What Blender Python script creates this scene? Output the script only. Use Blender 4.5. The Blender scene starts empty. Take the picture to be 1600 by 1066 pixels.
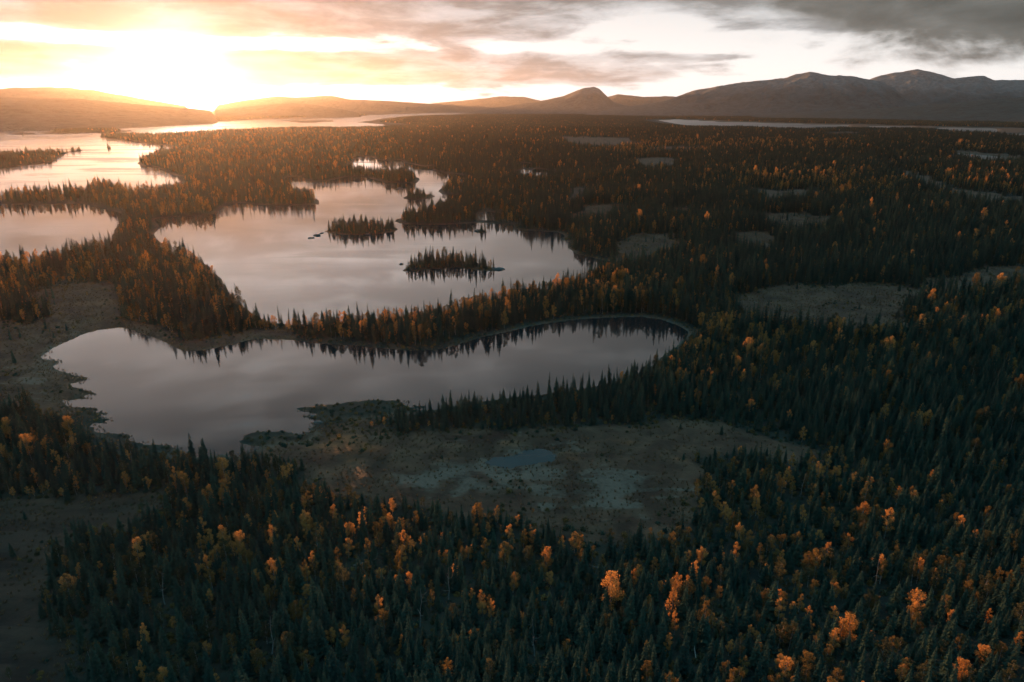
import bpy, bmesh, math, random
import numpy as np

# ------------------------------------------------------------------ camera, sun, sky, exposure
S = bpy.context.scene
COL = S.collection
CAM_H = 100.0
F_PX, CX, CY, HORIZON = 1081.0, 800.0, 533.0, 166.0          # 24 mm lens on a 36 mm gate
PITCH = math.atan((CY - HORIZON) / F_PX)
FH = F_PX / math.cos(PITCH)

cam_d = bpy.data.cameras.new('camera')
cam_d.sensor_width = 36.0
cam_d.lens = 36.0 * F_PX / 1600.0
cam_d.clip_start = 1.0
cam_d.clip_end = 60000.0
cam = bpy.data.objects.new('camera', cam_d)
COL.objects.link(cam)
cam.location = (0, 0, CAM_H)
cam.rotation_euler = (math.pi / 2 - PITCH, 0, 0)
S.camera = cam

SUN_AZ = math.atan((275 - CX) / FH)                            # left of the view axis
SUN_EL = math.radians(1.2)
SUN_DIR = (math.sin(SUN_AZ) * math.cos(SUN_EL), math.cos(SUN_AZ) * math.cos(SUN_EL), math.sin(SUN_EL))
SUN_STRENGTH = 5.0
SUN_COLOR = (1.0, 0.42, 0.16)
EXPOSURE = 1.75
SKY_STRENGTH = 0.05
CLOUD_STRENGTH = 0.92 / 2 ** EXPOSURE
HAZE_DENSITY = 0.78e-5
HAZE_G = 0.73

S.view_settings.view_transform = 'Standard'
S.view_settings.look = 'None'
S.view_settings.gamma = 1.0
S.view_settings.use_curve_mapping = False
S.view_settings.exposure = EXPOSURE
S.render.engine = 'CYCLES'
cy = S.cycles
cy.use_denoising = True
cy.max_bounces = 6
cy.diffuse_bounces = 2
cy.glossy_bounces = 2
cy.transmission_bounces = 3
cy.volume_bounces = 0
cy.transparent_max_bounces = 4
cy.caustics_reflective = False
cy.caustics_refractive = False
cy.sample_clamp_indirect = 4.0
S.render.film_transparent = False

sun_d = bpy.data.lights.new('sun', 'SUN')
sun_d.energy = SUN_STRENGTH
sun_d.angle = math.radians(0.5)
sun_d.color = SUN_COLOR
sun = bpy.data.objects.new('sun', sun_d)
COL.objects.link(sun)
sun.rotation_euler = (math.pi / 2 - SUN_EL, 0, math.pi - SUN_AZ)   # -Z of the lamp points away from the sun


# ---- small node helper: arithmetic on sockets reads like arithmetic
class NT:
    def __init__(self, tree):
        self.t = tree
        self.n = tree.nodes
        self.l = tree.links

    def node(self, kind, **kw):
        nd = self.n.new(kind)
        for k, v in kw.items():
            setattr(nd, k, v)
        return nd

    def put(self, sock, v):
        if isinstance(v, V):
            v = v.s
        if isinstance(v, bpy.types.NodeSocket):
            self.l.new(v, sock)
        else:
            sock.default_value = v

    def m(self, op, a, b=None, c=None, clamp=False):
        nd = self.node('ShaderNodeMath', operation=op, use_clamp=clamp)
        for i, x in enumerate((a, b, c)):
            if x is not None:
                self.put(nd.inputs[i], x)
        return V(self, nd.outputs[0])

    def sstep(self, a, b, x):
        nd = self.node('ShaderNodeMapRange', interpolation_type='SMOOTHSTEP')
        self.put(nd.inputs['Value'], x)
        self.put(nd.inputs['From Min'], a)
        self.put(nd.inputs['From Max'], b)
        return V(self, nd.outputs[0])

    def mix(self, f, a, b, blend='MIX'):
        nd = self.node('ShaderNodeMix', data_type='RGBA', blend_type=blend)
        self.put(nd.inputs[0], f)
        for i, x in ((6, a), (7, b)):
            if isinstance(x, tuple) and len(x) == 3:
                x = (*x, 1.0)
            self.put(nd.inputs[i], x)
        return V(self, nd.outputs[2])

    def noise(self, vec, scale, detail=5.0, rough=0.55, dist=0.0, color=False):
        nd = self.node('ShaderNodeTexNoise')
        if vec is not None:
            self.put(nd.inputs['Vector'], vec)
        nd.inputs['Scale'].default_value = scale
        nd.inputs['Detail'].default_value = detail
        nd.inputs['Roughness'].default_value = rough
        nd.inputs['Distortion'].default_value = dist
        return V(self, nd.outputs[1 if color else 0])

    def xyz(self, x, y, z):
        nd = self.node('ShaderNodeCombineXYZ')
        for i, q in enumerate((x, y, z)):
            self.put(nd.inputs[i], q)
        return V(self, nd.outputs[0])

    def attr(self, name, out='Fac'):
        nd = self.node('ShaderNodeAttribute', attribute_name=name)
        return V(self, nd.outputs[out])

    def rgb(self, c):
        nd = self.node('ShaderNodeRGB')
        nd.outputs[0].default_value = (*c, 1)
        return V(self, nd.outputs[0])

    def vscale(self, v, s):
        nd = self.node('ShaderNodeVectorMath', operation='SCALE')
        self.put(nd.inputs[0], v)
        self.put(nd.inputs['Scale'], s)
        return V(self, nd.outputs[0])

    def vmul(self, v, w):
        nd = self.node('ShaderNodeVectorMath', operation='MULTIPLY')
        self.put(nd.inputs[0], v)
        self.put(nd.inputs[1], w)
        return V(self, nd.outputs[0])


class V:
    def __init__(self, nt, s):
        self.nt, self.s = nt, s
    def __add__(self, o): return self.nt.m('ADD', self, o)
    def __radd__(self, o): return self.nt.m('ADD', o, self)
    def __sub__(self, o): return self.nt.m('SUBTRACT', self, o)
    def __rsub__(self, o): return self.nt.m('SUBTRACT', o, self)
    def __mul__(self, o): return self.nt.m('MULTIPLY', self, o)
    def __rmul__(self, o): return self.nt.m('MULTIPLY', o, self)
    def __truediv__(self, o): return self.nt.m('DIVIDE', self, o)
    def __rtruediv__(self, o): return self.nt.m('DIVIDE', o, self)


def build_world():
    w = bpy.data.worlds.new('World')
    S.world = w
    w.use_nodes = True
    w.node_tree.nodes.clear()
    T = NT(w.node_tree)
    out = T.node('ShaderNodeOutputWorld')
    sky = T.node('ShaderNodeTexSky', sky_type='NISHITA')
    sky.sun_disc = False
    sky.sun_elevation = SUN_EL
    sky.sun_rotation = SUN_AZ
    sky.altitude = 500.0
    sky.air_density = 1.0
    sky.dust_density = 2.0
    bg_sky = T.node('ShaderNodeBackground')
    bg_sky.inputs['Strength'].default_value = SKY_STRENGTH
    T.l.new(sky.outputs[0], bg_sky.inputs['Color'])

    tc = T.node('ShaderNodeTexCoord')
    sep = T.node('ShaderNodeSeparateXYZ')
    T.l.new(tc.outputs['Generated'], sep.inputs[0])
    dx, dy, dz = (V(T, sep.outputs[i]) for i in range(3))
    az = T.m('ARCTAN2', dx, dy)
    el = T.m('ARCSINE', dz)
    ev = T.m('MAXIMUM', el, 0.0)
    # angle to the sun
    dot = dx * SUN_DIR[0] + dy * SUN_DIR[1] + dz * SUN_DIR[2]
    ang = T.m('ARCCOSINE', T.m('MINIMUM', dot, 0.99999))
    glow_w = T.m('EXPONENT', ang * (-1 / 0.36))          # wide falloff round the sun: darkens and cools sky there to offset haze glow
    glow_m = T.m('EXPONENT', ang * (-1 / 0.085))
    glow_n = T.m('EXPONENT', ang * (-1 / 0.018))
    # flat cloud deck seen in perspective
    k = 1.0 / (ev + 0.055)
    deck = T.xyz(dx * k, dy * k, 0.0)
    n1 = T.noise(deck, 0.55, 7, 0.55, 0.3)
    n2 = T.noise(deck, 1.7, 6, 0.6, 0.2)
    n3 = T.noise(T.xyz(dx * 6.0, dy * 6.0, el * 26.0), 1.6, 7, 0.58, 0.25)
    n4 = T.noise(T.xyz(dx * 6.0, dy * 6.0, el * 30.0), 0.75, 3, 0.5)
    puff = n3 * 0.62 + n1 * 0.38
    # coverage by elevation: clear glowing strip at the horizon, a broken bar, a clear gap, a closed deck
    bar = T.sstep(0.018, 0.036, ev) * (1.0 - T.sstep(0.060, 0.076, ev))
    deckm = T.sstep(0.070, 0.096, ev + (n4 - 0.5) * 0.05)
    right = T.sstep(0.10, 0.45, az)
    gap_r = T.m('EXPONENT', T.m('POWER', (az - 0.20) / 0.13, 2.0) * -1.0) * T.m('EXPONENT', T.m('POWER', (ev - 0.094) / 0.016, 2.0) * -1.0)
    cov = puff + (bar * 0.25 - 0.10) + deckm * 0.27 - right * bar * 0.34 - gap_r * 0.30
    c = T.sstep(0.45, 0.56, cov)
    thick = T.sstep(0.47, 0.78, cov + (n2 - 0.5) * 0.25 + (n3 - 0.5) * 0.45)
    lit = T.mix(thick, (0.88, 0.90, 0.90), (0.36, 0.38, 0.385))
    # above the view: bright sunward, then dim; overhead teal is boosted to fill shadows
    side = T.sstep(0.30, 0.95, ang)
    hi = T.mix(side, (1.55, 1.46, 1.42), (0.42, 0.50, 0.53))
    hi = T.mix(thick, hi, T.vscale(hi, 0.62))
    lit = T.mix(T.sstep(0.13, 0.22, ev), lit, hi)
    lit = T.mix(T.sstep(0.30, 0.52, ev), lit, T.mix(thick, (0.20, 0.30, 0.34), (0.12, 0.20, 0.24)))
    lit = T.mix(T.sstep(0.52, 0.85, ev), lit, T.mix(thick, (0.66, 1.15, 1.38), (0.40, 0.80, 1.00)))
    clear = T.mix(T.sstep(0.02, 0.14, ev), (1.5, 1.48, 1.45), (1.15, 1.15, 1.14))
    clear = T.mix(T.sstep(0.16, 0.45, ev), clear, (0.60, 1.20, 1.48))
    wm = T.m('MINIMUM', glow_w * 1.05, 1.0)
    low = 1.0 - T.sstep(0.13, 0.20, ev)
    lit = T.mix(wm * low, lit, T.mix(1.0, lit, (0.20, 0.25, 0.31), 'MULTIPLY'))
    clear = T.mix(1.0, clear, T.vscale(T.rgb((0.3, 0.28, 0.27)), wm), 'ADD')
    clear = T.mix(wm * low, clear, T.mix(1.0, clear, (0.42, 0.52, 0.62), 'MULTIPLY'))
    # the heavy dark cloud on the right
    q = T.m('POWER', (az - 0.56) / 0.36, 2.0) + T.m('POWER', (ev - 0.200) / 0.165, 2.0)
    n5 = T.noise(T.xyz(dx * 5.0, dy * 5.0, el * 13.0), 1.3, 6, 0.58, 0.3)
    dk = 1.0 - T.sstep(0.55, 1.05, q + (n5 - 0.5) * 1.5 + (n3 - 0.5) * 0.5)
    tail = T.sstep(-0.30, 0.25, az) * T.sstep(0.105, 0.135, ev + (n3 - 0.5) * 0.05) * (1.0 - T.sstep(0.25, 0.4, ev)) * (1.0 - T.sstep(0.9, 1.2, az))
    dkt = T.m('MAXIMUM', dk, tail * 0.6)
    lit = T.mix(dkt, lit, T.mix(T.sstep(0.33, 0.68, n5 * 0.75 + n3 * 0.25), (0.085, 0.102, 0.098), (0.24, 0.26, 0.25)))
    c = T.m('MAXIMUM', c, dkt)
    # sun burning through thin cloud
    sun_c = T.mix(1.0, T.vscale(T.rgb((0.40, 0.32, 0.26)), glow_m), T.vscale(T.rgb((24.0, 22.0, 19.0)), glow_n), 'ADD')
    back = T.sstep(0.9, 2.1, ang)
    below = T.sstep(-0.02, 0.0, el)
    # the open gaps: daylight sky desaturated, then dimmed by an added black mix
    hs = T.node('ShaderNodeHueSaturation')
    hs.inputs['Saturation'].default_value = 0.35
    T.l.new(sky.outputs[0], hs.inputs['Color'])
    T.put(bg_sky.inputs['Color'], V(T, hs.outputs[0]))
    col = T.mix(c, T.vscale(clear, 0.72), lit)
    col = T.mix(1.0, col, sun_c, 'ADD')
    col = T.mix(back, col, T.mix(1.0, col, (0.36, 0.78, 0.92), 'MULTIPLY'))  # sky behind the view is tinted teal to colour the shadows
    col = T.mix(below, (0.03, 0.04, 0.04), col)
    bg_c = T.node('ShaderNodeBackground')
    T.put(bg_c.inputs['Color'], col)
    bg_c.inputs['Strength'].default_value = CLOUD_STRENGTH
    bg_0 = T.node('ShaderNodeBackground')
    bg_0.inputs['Color'].default_value = (0, 0, 0, 1)
    sky_dim = T.node('ShaderNodeMixShader')
    T.put(sky_dim.inputs[0], c * 0.25 + 0.75)
    T.l.new(bg_sky.outputs[0], sky_dim.inputs[1])
    T.l.new(bg_0.outputs[0], sky_dim.inputs[2])
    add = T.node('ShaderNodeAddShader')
    T.l.new(sky_dim.outputs[0], add.inputs[0])
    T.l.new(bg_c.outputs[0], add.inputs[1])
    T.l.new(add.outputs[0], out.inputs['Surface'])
    w.cycles.sampling_method = 'MANUAL'
    w.cycles.sample_map_resolution = 1024


build_world()


# ------------------------------------------------------------------ helpers
def tag(o, label=None, cat=None, group=None, kind=None):
    if label: o['label'] = label
    if cat: o['category'] = cat
    if group: o['group'] = group
    if kind: o['kind'] = kind
    return o


def mesh_obj(name, verts, faces, mat=None, parent=None, smooth=False, link=True):
    me = bpy.data.meshes.new(name)
    if isinstance(faces, np.ndarray):
        verts = np.asarray(verts, np.float32)
        nf, k = faces.shape
        me.vertices.add(len(verts))
        me.vertices.foreach_set('co', verts.ravel())
        me.loops.add(nf * k)
        me.loops.foreach_set('vertex_index', faces.astype(np.int32).ravel())
        me.polygons.add(nf)
        me.polygons.foreach_set('loop_start', np.arange(nf, dtype=np.int32) * k)
        me.update(calc_edges=True)
    else:
        me.from_pydata(verts, [], faces)
    if mat is not None:
        me.materials.append(mat)
    if smooth:
        me.polygons.foreach_set('use_smooth', np.ones(len(me.polygons), bool))
    me.update()
    o = bpy.data.objects.new(name, me)
    if link:
        COL.objects.link(o)
    if parent: o.parent = parent
    return o


def ray_ground(px, py, z=0.0):
    """Where the sight line of a spot of the photograph meets height z: x, y in metres."""
    px = np.asarray(px, float); py = np.asarray(py, float)
    a = px - CX; b = -(py - CY)
    cp, sp = math.cos(PITCH), math.sin(PITCH)
    dx = a; dy = F_PX * cp + b * sp; dz = -F_PX * sp + b * cp
    s = (z - CAM_H) / dz
    return dx * s, dy * s


def project(x, y, z):
    cp, sp = math.cos(PITCH), math.sin(PITCH)
    dz = z - CAM_H
    f = y * cp - dz * sp
    u = y * sp + dz * cp
    return CX + F_PX * x / f, CY - F_PX * u / f


def hash2(ix, iy, seed):
    h = (ix.astype(np.int64) * 374761393 + iy.astype(np.int64) * 668265263 + seed * 1442695041) & 0xFFFFFFFF
    h = ((h ^ (h >> 13)) * 1274126177) & 0xFFFFFFFF
    return ((h ^ (h >> 16)) & 0xFFFFFF).astype(np.float32) / float(0xFFFFFF)


def vnoise(x, y, seed=0):
    ix = np.floor(x); iy = np.floor(y)
    fx = x - ix; fy = y - iy
    fx = fx * fx * (3 - 2 * fx); fy = fy * fy * (3 - 2 * fy)
    a = hash2(ix, iy, seed); b = hash2(ix + 1, iy, seed); c = hash2(ix, iy + 1, seed); d = hash2(ix + 1, iy + 1, seed)
    return (a + (b - a) * fx) * (1 - fy) + (c + (d - c) * fx) * fy


def fbm(x, y, octs=4, seed=0, gain=0.5):
    s = 0; amp = 1; tot = 0
    for i in range(octs):
        s = s + amp * vnoise(x * 2 ** i + 17.3 * i, y * 2 ** i - 9.1 * i, seed + i); tot += amp; amp *= gain
    return s / tot


def smooth(a, b, x):
    t = np.clip((x - a) / (b - a), 0, 1)
    return t * t * (3 - 2 * t)


# ------------------------------------------------------------------ the plan of the land: outlines traced on the ground
P = {}
P['lake_north'] = [(-260, 201), (0, 201), (100, 199.5), (190, 197.5), (240, 196), (300, 193), (420, 186.5), (510, 183.5), (560, 181), (620, 178.5), (735, 175.6), (745, 177), (720, 180), (650, 182), (612, 183.5), (592, 186), (578, 189), (556, 191), (602, 195), (598, 199), (570, 201), (540, 202), (470, 201.5), (420, 203), (360, 206), (320, 209), (280, 211), (240, 213), (180, 211.5), (155, 213), (158, 216), (180, 217), (190, 219.5), (215, 223.5), (257, 226), (270, 230), (305, 235.5), (270, 237), (240, 241), (232, 248), (212, 255), (222, 260), (245, 261.5), (262, 270), (290, 279), (286, 292), (260, 301), (215, 303), (200, 300), (170, 291), (150, 292), (125, 302), (90, 304), (50, 302), (0, 312), (-150, 325), (-260, 330)]
P['lake_bay'] = [(-180, 324), (0, 318), (50, 320), (80, 319), (125, 318), (160, 326), (187, 333), (192, 342), (182, 358), (172, 378), (150, 393), (110, 402), (60, 410), (0, 417), (-180, 428)]
P['lake'] = [(246, 342), (275, 339), (300, 337), (335, 335), (343, 329), (350, 323), (372, 317), (380, 318), (400, 321), (440, 322), (470, 321), (498, 320), (497, 313), (487, 309), (465, 300), (450, 290), (443, 281), (447, 277), (470, 275.5), (475, 281), (490, 285), (510, 283), (540, 277), (570, 276), (600, 285), (650, 287), (653, 279), (640, 272), (600, 271), (575, 268.5), (547, 268), (541, 262), (547, 256), (555, 250), (553, 245), (582, 245), (587, 249), (610, 252.5), (626, 250), (628, 254), (650, 258.5), (665, 261), (675, 259), (682, 262), (676, 266), (695, 270), (732, 275), (742, 281), (722, 285), (712, 287), (692, 291), (685, 298), (690, 304), (722, 306), (718, 311), (700, 317), (690, 323), (670, 331), (645, 339), (622, 342), (618, 347), (630, 351), (655, 352.5), (700, 351.5), (747, 348), (775, 350), (803, 350), (807, 357), (815, 360), (850, 362), (870, 363), (884, 369), (872, 374), (889, 378), (886, 387), (905, 398), (935, 406), (966, 411), (958, 420), (930, 432), (900, 443), (860, 453), (800, 462), (750, 476), (700, 485), (640, 494), (560, 500), (500, 505), (450, 507), (415, 502), (388, 484), (366, 468), (358, 453), (345, 434), (322, 414), (290, 402), (262, 396), (250, 388), (243, 368)]
P['pond'] = [(62, 558), (84, 542), (127, 523), (152, 516), (186, 511), (203, 513), (225, 523), (253, 534), (276, 546), (293, 549.5), (321, 548), (341, 544), (400, 530), (440, 531), (500, 536), (560, 541), (610, 545), (650, 548.5), (690, 545.5), (725, 536), (760, 525), (800, 516), (850, 506), (900, 500), (950, 496), (1000, 495), (1035, 500), (1062, 510), (1076, 519), (1070, 530), (1050, 548), (1020, 570), (990, 586), (950, 600), (900, 610), (850, 616), (800, 621), (740, 630), (680, 640), (620, 648), (560, 651), (515, 652), (494, 659), (491, 680), (474, 690), (440, 690), (405, 700), (380, 712), (330, 716), (270, 709), (200, 692), (150, 674), (112, 646), (88, 620), (98, 603), (126, 597), (108, 586), (76, 575)]
P['bog_pool'] = [(755, 725), (774, 716), (793, 715), (811, 711), (822, 705), (837, 702.5), (852, 703), (861, 707), (870, 714), (864, 720), (850, 721), (837, 724), (815, 727), (796, 731), (780, 729)]
P['pool'] = [(808, 258), (819, 254.5), (829, 255.5), (832, 259), (824, 262), (813, 262)]
P['pool_2'] = [(806, 268), (820, 264.5), (830, 267), (838, 263.5), (850, 265), (865, 269), (864, 275), (835, 279), (808, 277)]
P['pool_3'] = [(814, 245.5), (824, 245), (824, 248), (815, 248.2)]
P['inlet'] = [(744, 338), (758, 330), (785, 333), (788, 340), (772, 344.5), (750, 344.5)]
P['far_lake'] = [(1027, 188), (1060, 186.8), (1120, 190.3), (1200, 192.3), (1270, 194.4), (1327, 195), (1322, 200.5), (1250, 201.5), (1235, 202.5), (1200, 200), (1150, 198), (1110, 200), (1095, 198.5), (1060, 194)]
P['far_lake_2'] = [(1355, 197), (1425, 198), (1425, 202.5), (1375, 202.5)]
P['far_lake_3'] = [(1452, 199), (1500, 199.5), (1558, 200.5), (1558, 207), (1500, 205.5)]
P['far_lake_4'] = [(1548, 210.5), (1600, 209), (1680, 208.5), (1680, 217), (1600, 216)]
P['far_lake_5'] = [(1488, 239.5), (1530, 242), (1565, 246), (1560, 251), (1520, 250)]
P['far_lake_6'] = [(502, 210), (526, 209.3), (524, 212.3), (506, 212.6)]
P['far_lake_7'] = [(527, 213.2), (563, 213.5), (560, 216.5), (532, 216)]
WATERS = list(P.keys())
ISL = {}
ISL['oval'] = [(628, 423.5), (640, 415), (660, 409), (700, 406), (740, 409), (762, 415.5), (781, 421.5), (770, 424.5), (750, 423), (715, 419), (690, 419.5), (665, 422), (645, 426)]
ISL['long'] = [(507, 362), (520, 356), (550, 353.5), (590, 353), (615, 354), (624, 358.5), (615, 362.5), (590, 366.5), (560, 367), (530, 366)]
ISL['small'] = [(627, 310), (640, 303.5), (660, 302), (672, 304), (682, 307.5), (670, 310.5), (650, 312.5), (635, 312)]
ISL['west'] = [(-150, 243), (40, 242), (90, 239.5), (118, 235), (134, 233.3), (128, 236.5), (105, 239), (90, 248), (85, 252.5), (50, 258), (0, 263.5), (-150, 272)]
ISL['spit'] = [(58, 208), (75, 205), (110, 204.5), (210, 203), (200, 206.5), (100, 209), (70, 210.5)]
ISL['islet'] = [(10, 209.4), (30, 206.6), (50, 207.3), (57, 209.6), (35, 211.4)]
ISL['islet_2'] = [(164, 231.8), (170, 230.6), (177, 231.6), (172, 233)]
ISL['islet_3'] = [(445, 190), (470, 187.5), (520, 188), (522, 190.5), (470, 192.3)]
ISL['bar'] = [(616, 294.5), (624, 293.3), (633, 294.3), (628, 296), (618, 296)]
ISL['bar_2'] = [(740, 362.5), (752, 360), (764, 362.6), (755, 364.6), (743, 364.4)]
BOG = {}
BOG['fore'] = [(470, 686), (500, 676), (555, 672), (610, 696), (672, 685), (781, 673), (912, 669), (1000, 668), (1060, 672), (1140, 682), (1200, 694), (1250, 710), (1230, 718), (1160, 718), (1108, 736), (1078, 765), (1068, 800), (1050, 815), (1000, 838), (930, 832), (880, 812), (800, 796), (700, 800), (600, 790), (540, 778), (470, 755), (410, 730), (395, 712), (440, 692)]
BOG['west'] = [(-120, 512), (60, 514), (88, 492), (62, 462), (100, 448), (165, 452), (188, 478), (190, 504), (230, 516), (300, 532), (345, 530), (400, 520), (440, 522), (440, 534), (300, 556), (200, 530), (130, 610), (95, 650), (70, 640), (-120, 640)]
BOG['slope'] = [(-220, 815), (30, 806), (90, 818), (170, 786), (250, 780), (215, 806), (130, 838), (84, 872), (62, 950), (90, 1010), (130, 1120), (-260, 1120)]
BOG['east'] = [(1136, 494), (1178, 457), (1250, 450), (1420, 450), (1500, 436), (1600, 422), (1680, 420), (1680, 441), (1570, 450), (1448, 467), (1430, 492), (1412, 516), (1340, 524), (1240, 515), (1160, 508)]
BOG['lakeside'] = [(955, 413), (972, 392), (958, 382), (995, 367), (1062, 366), (1068, 384), (1050, 400), (1010, 410), (990, 420)]
BOG['mid_a'] = [(876, 347), (902, 327), (955, 322), (978, 324), (962, 338), (930, 350), (890, 356)]
BOG['mid_b'] = [(1165, 337), (1210, 338), (1306, 338), (1302, 360), (1250, 366), (1200, 356)]
BOG['mid_c'] = [(1138, 363), (1215, 365), (1222, 382), (1190, 392), (1163, 382)]
BOG['mid_d'] = [(1178, 298.5), (1230, 297.5), (1278, 301), (1264, 317), (1200, 319)]
BOG['mid_e'] = [(983, 251), (1020, 247.5), (1067, 252), (1052, 266), (1010, 270), (988, 265)]
BOG['mid_f'] = [(865, 214.5), (990, 216.5), (1002, 228), (960, 236), (890, 232)]
BOG['track'] = [(1368, 251), (1395, 260), (1440, 277), (1490, 295), (1540, 303), (1610, 316), (1610, 331), (1530, 322), (1480, 309), (1430, 289), (1388, 267)]
BOG['mid_g'] = [(1480, 236), (1540, 240), (1610, 248), (1610, 262), (1540, 256), (1490, 246)]
BOG['mid_h'] = [(890, 298), (922, 293), (918, 314), (878, 322)]
BOG['mid_i'] = [(1040, 327), (1075, 325), (1080, 338), (1050, 342)]
BOG['mid_j'] = [(1010, 232), (1090, 229), (1100, 235), (1030, 240)]
BOG['mid_k'] = [(1280, 208), (1340, 206), (1350, 213), (1290, 214)]
# stands given more and taller birches; l and m added for orange glow
STAND = {}
STAND['a'] = [(930, 228), (1100, 222), (1320, 222), (1330, 236), (1150, 238), (1000, 246), (930, 244)]
STAND['b'] = [(1110, 282), (1300, 270), (1400, 282), (1400, 306), (1330, 316), (1200, 306), (1110, 300)]
STAND['c'] = [(1470, 275), (1560, 278), (1570, 302), (1500, 302), (1465, 290)]
STAND['d'] = [(1480, 228), (1600, 228), (1600, 240), (1480, 236)]
STAND['e'] = [(560, 470), (760, 440), (930, 440), (1010, 440), (980, 465), (760, 500), (560, 520)]
STAND['f'] = [(1060, 540), (1120, 510), (1300, 520), (1400, 540), (1400, 590), (1250, 600), (1080, 590)]
STAND['g'] = [(1440, 460), (1600, 460), (1600, 540), (1470, 540)]
STAND['h'] = [(360, 750), (520, 790), (760, 830), (880, 850), (860, 930), (600, 940), (420, 880), (330, 800)]
STAND['i'] = [(1120, 760), (1320, 760), (1330, 960), (1130, 940)]
STAND['j'] = [(-50, 700), (120, 700), (120, 800), (-50, 800)]
STAND['l'] = [(-150, 290), (250, 290), (360, 300), (480, 300), (490, 320), (340, 335), (250, 345), (330, 420), (400, 500), (420, 520), (250, 520), (180, 450), (-150, 480)]  # birches added so orange leaves stand in for glare over this shore
STAND['m'] = [(250, 206), (600, 206), (600, 240), (540, 275), (440, 280), (250, 292)]  # more birches added, their leaf colour carrying the orange veil
STAND['k'] = [(1040, 960), (1150, 960), (1160, 1066), (1040, 1066)]

# ------------------------------------------------------------------ ground sheet: rings and spokes out from under the camera
az_in = np.radians(np.linspace(-46, 46, 921))
az_out = np.radians(np.linspace(46, 314, 68))[1:-1]
AZ = np.concatenate([az_in, az_out])
NAI = len(az_in)
R_FAR = 16000.0
tt = np.concatenate([np.arange(CAM_H / R_FAR, 0.12, 0.0011), np.arange(0.12, 0.5, 0.0021), np.arange(0.5, 1.7, 0.006), [2.2, 3.5, 8, 60]])
RR = CAM_H / tt                                     # far -> near
NR, NA = len(RR), len(AZ)
GX = (RR[:, None] * np.sin(AZ)[None, :]).astype(np.float32)
GY = (RR[:, None] * np.cos(AZ)[None, :]).astype(np.float32)


def sdf_poly(poly, x, y):
    """signed distance in metres to an outline (negative inside); far points get 400"""
    pts = np.array(poly, float)
    wx, wy = ray_ground(pts[:, 0], pts[:, 1])
    out = np.full(x.shape, 400.0, np.float32)
    ext = 300.0 + 0.15 * max(np.ptp(wx), np.ptp(wy))
    sel = (x > wx.min() - ext) & (x < wx.max() + ext) & (y > wy.min() - ext) & (y < wy.max() + ext)
    xs, ys = x[sel].astype(np.float32), y[sel].astype(np.float32)
    d2 = np.full(xs.shape, 1e12, np.float32); ins = np.zeros(xs.shape, bool)
    n = len(wx)
    for i in range(n):
        ax, ay, bx, by = wx[i], wy[i], wx[(i + 1) % n], wy[(i + 1) % n]
        ex, ey = bx - ax, by - ay
        L = ex * ex + ey * ey + 1e-9
        px, py = xs - np.float32(ax), ys - np.float32(ay)
        h = np.clip((px * ex + py * ey) / L, 0, 1)
        d2 = np.minimum(d2, (px - h * ex) ** 2 + (py - h * ey) ** 2)
        if ay != by:
            ins ^= ((ay > ys) != (by > ys)) & (xs < ex * (ys - ay) / (by - ay) + ax)
    d = np.sqrt(d2)
    out[sel] = np.minimum(np.where(ins, -d, d), 400.0)
    return out


GR = np.hypot(GX, GY)
wob = (fbm(GX / 38, GY / 38, 4, 3) - 0.5) * np.clip(0.016 * GR, 2, 26)
wob2 = (fbm(GX / 9, GY / 9, 3, 5) - 0.5) * np.clip(0.006 * GR, 1.0, 8)
SW = {k: sdf_poly(P[k], GX, GY) + (wob + wob2) * (0.35 if k.startswith('far') or k.startswith('pool') else 0.7) for k in WATERS}
SI = {k: sdf_poly(ISL[k], GX, GY) + (wob2) * 0.7 for k in ISL}
sd_water = np.minimum.reduce([SW[k] for k in WATERS])
sd_isl = np.minimum.reduce([SI[k] for k in ISL])
MARSH = [(400, 650), (440, 622), (530, 606), (620, 606), (640, 632), (560, 652), (508, 652), (486, 690), (440, 696), (370, 716), (390, 680)]
SHALLOW = [(58, 556), (100, 590), (140, 598), (190, 606), (150, 640), (200, 690), (250, 706), (180, 690), (120, 650), (90, 620), (104, 600), (76, 578)]
sd_marsh = np.minimum(sdf_poly(MARSH, GX, GY), sdf_poly(SHALLOW, GX, GY))
mz = fbm(GX / 26, GY / 9, 5, 151, 0.6)
SW['pond'] = SW['pond'] + np.where(sd_water == SW['pond'], 1, 0) * smooth(12, -6, sd_marsh) * np.where(SW['pond'] < 0, np.clip(mz - 0.44, 0, 0.4) * np.where(GX < -90, 40, 90) * smooth(-45, -2, SW['pond']), 0)
sd_water = np.minimum.reduce([SW[k] for k in WATERS])
SHORE = np.maximum(sd_water, -sd_isl)               # > 0 on land
sb = {k: sdf_poly(BOG[k], GX, GY) for k in BOG}
wobb = (fbm(GX / 30, GY / 30, 4, 11) - 0.5) * np.clip(0.08 * GR, 24, 110)
sd_bog = np.minimum.reduce(list(sb.values())) + wobb + (fbm(GX / 8, GY / 8, 3, 12) - 0.5) * np.clip(0.02 * GR, 5, 20)
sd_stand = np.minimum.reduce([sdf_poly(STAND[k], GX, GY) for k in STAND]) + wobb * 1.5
sd_slope = sb['slope']
BOGM = 1 - smooth(-6, 10, sd_bog)

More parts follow.
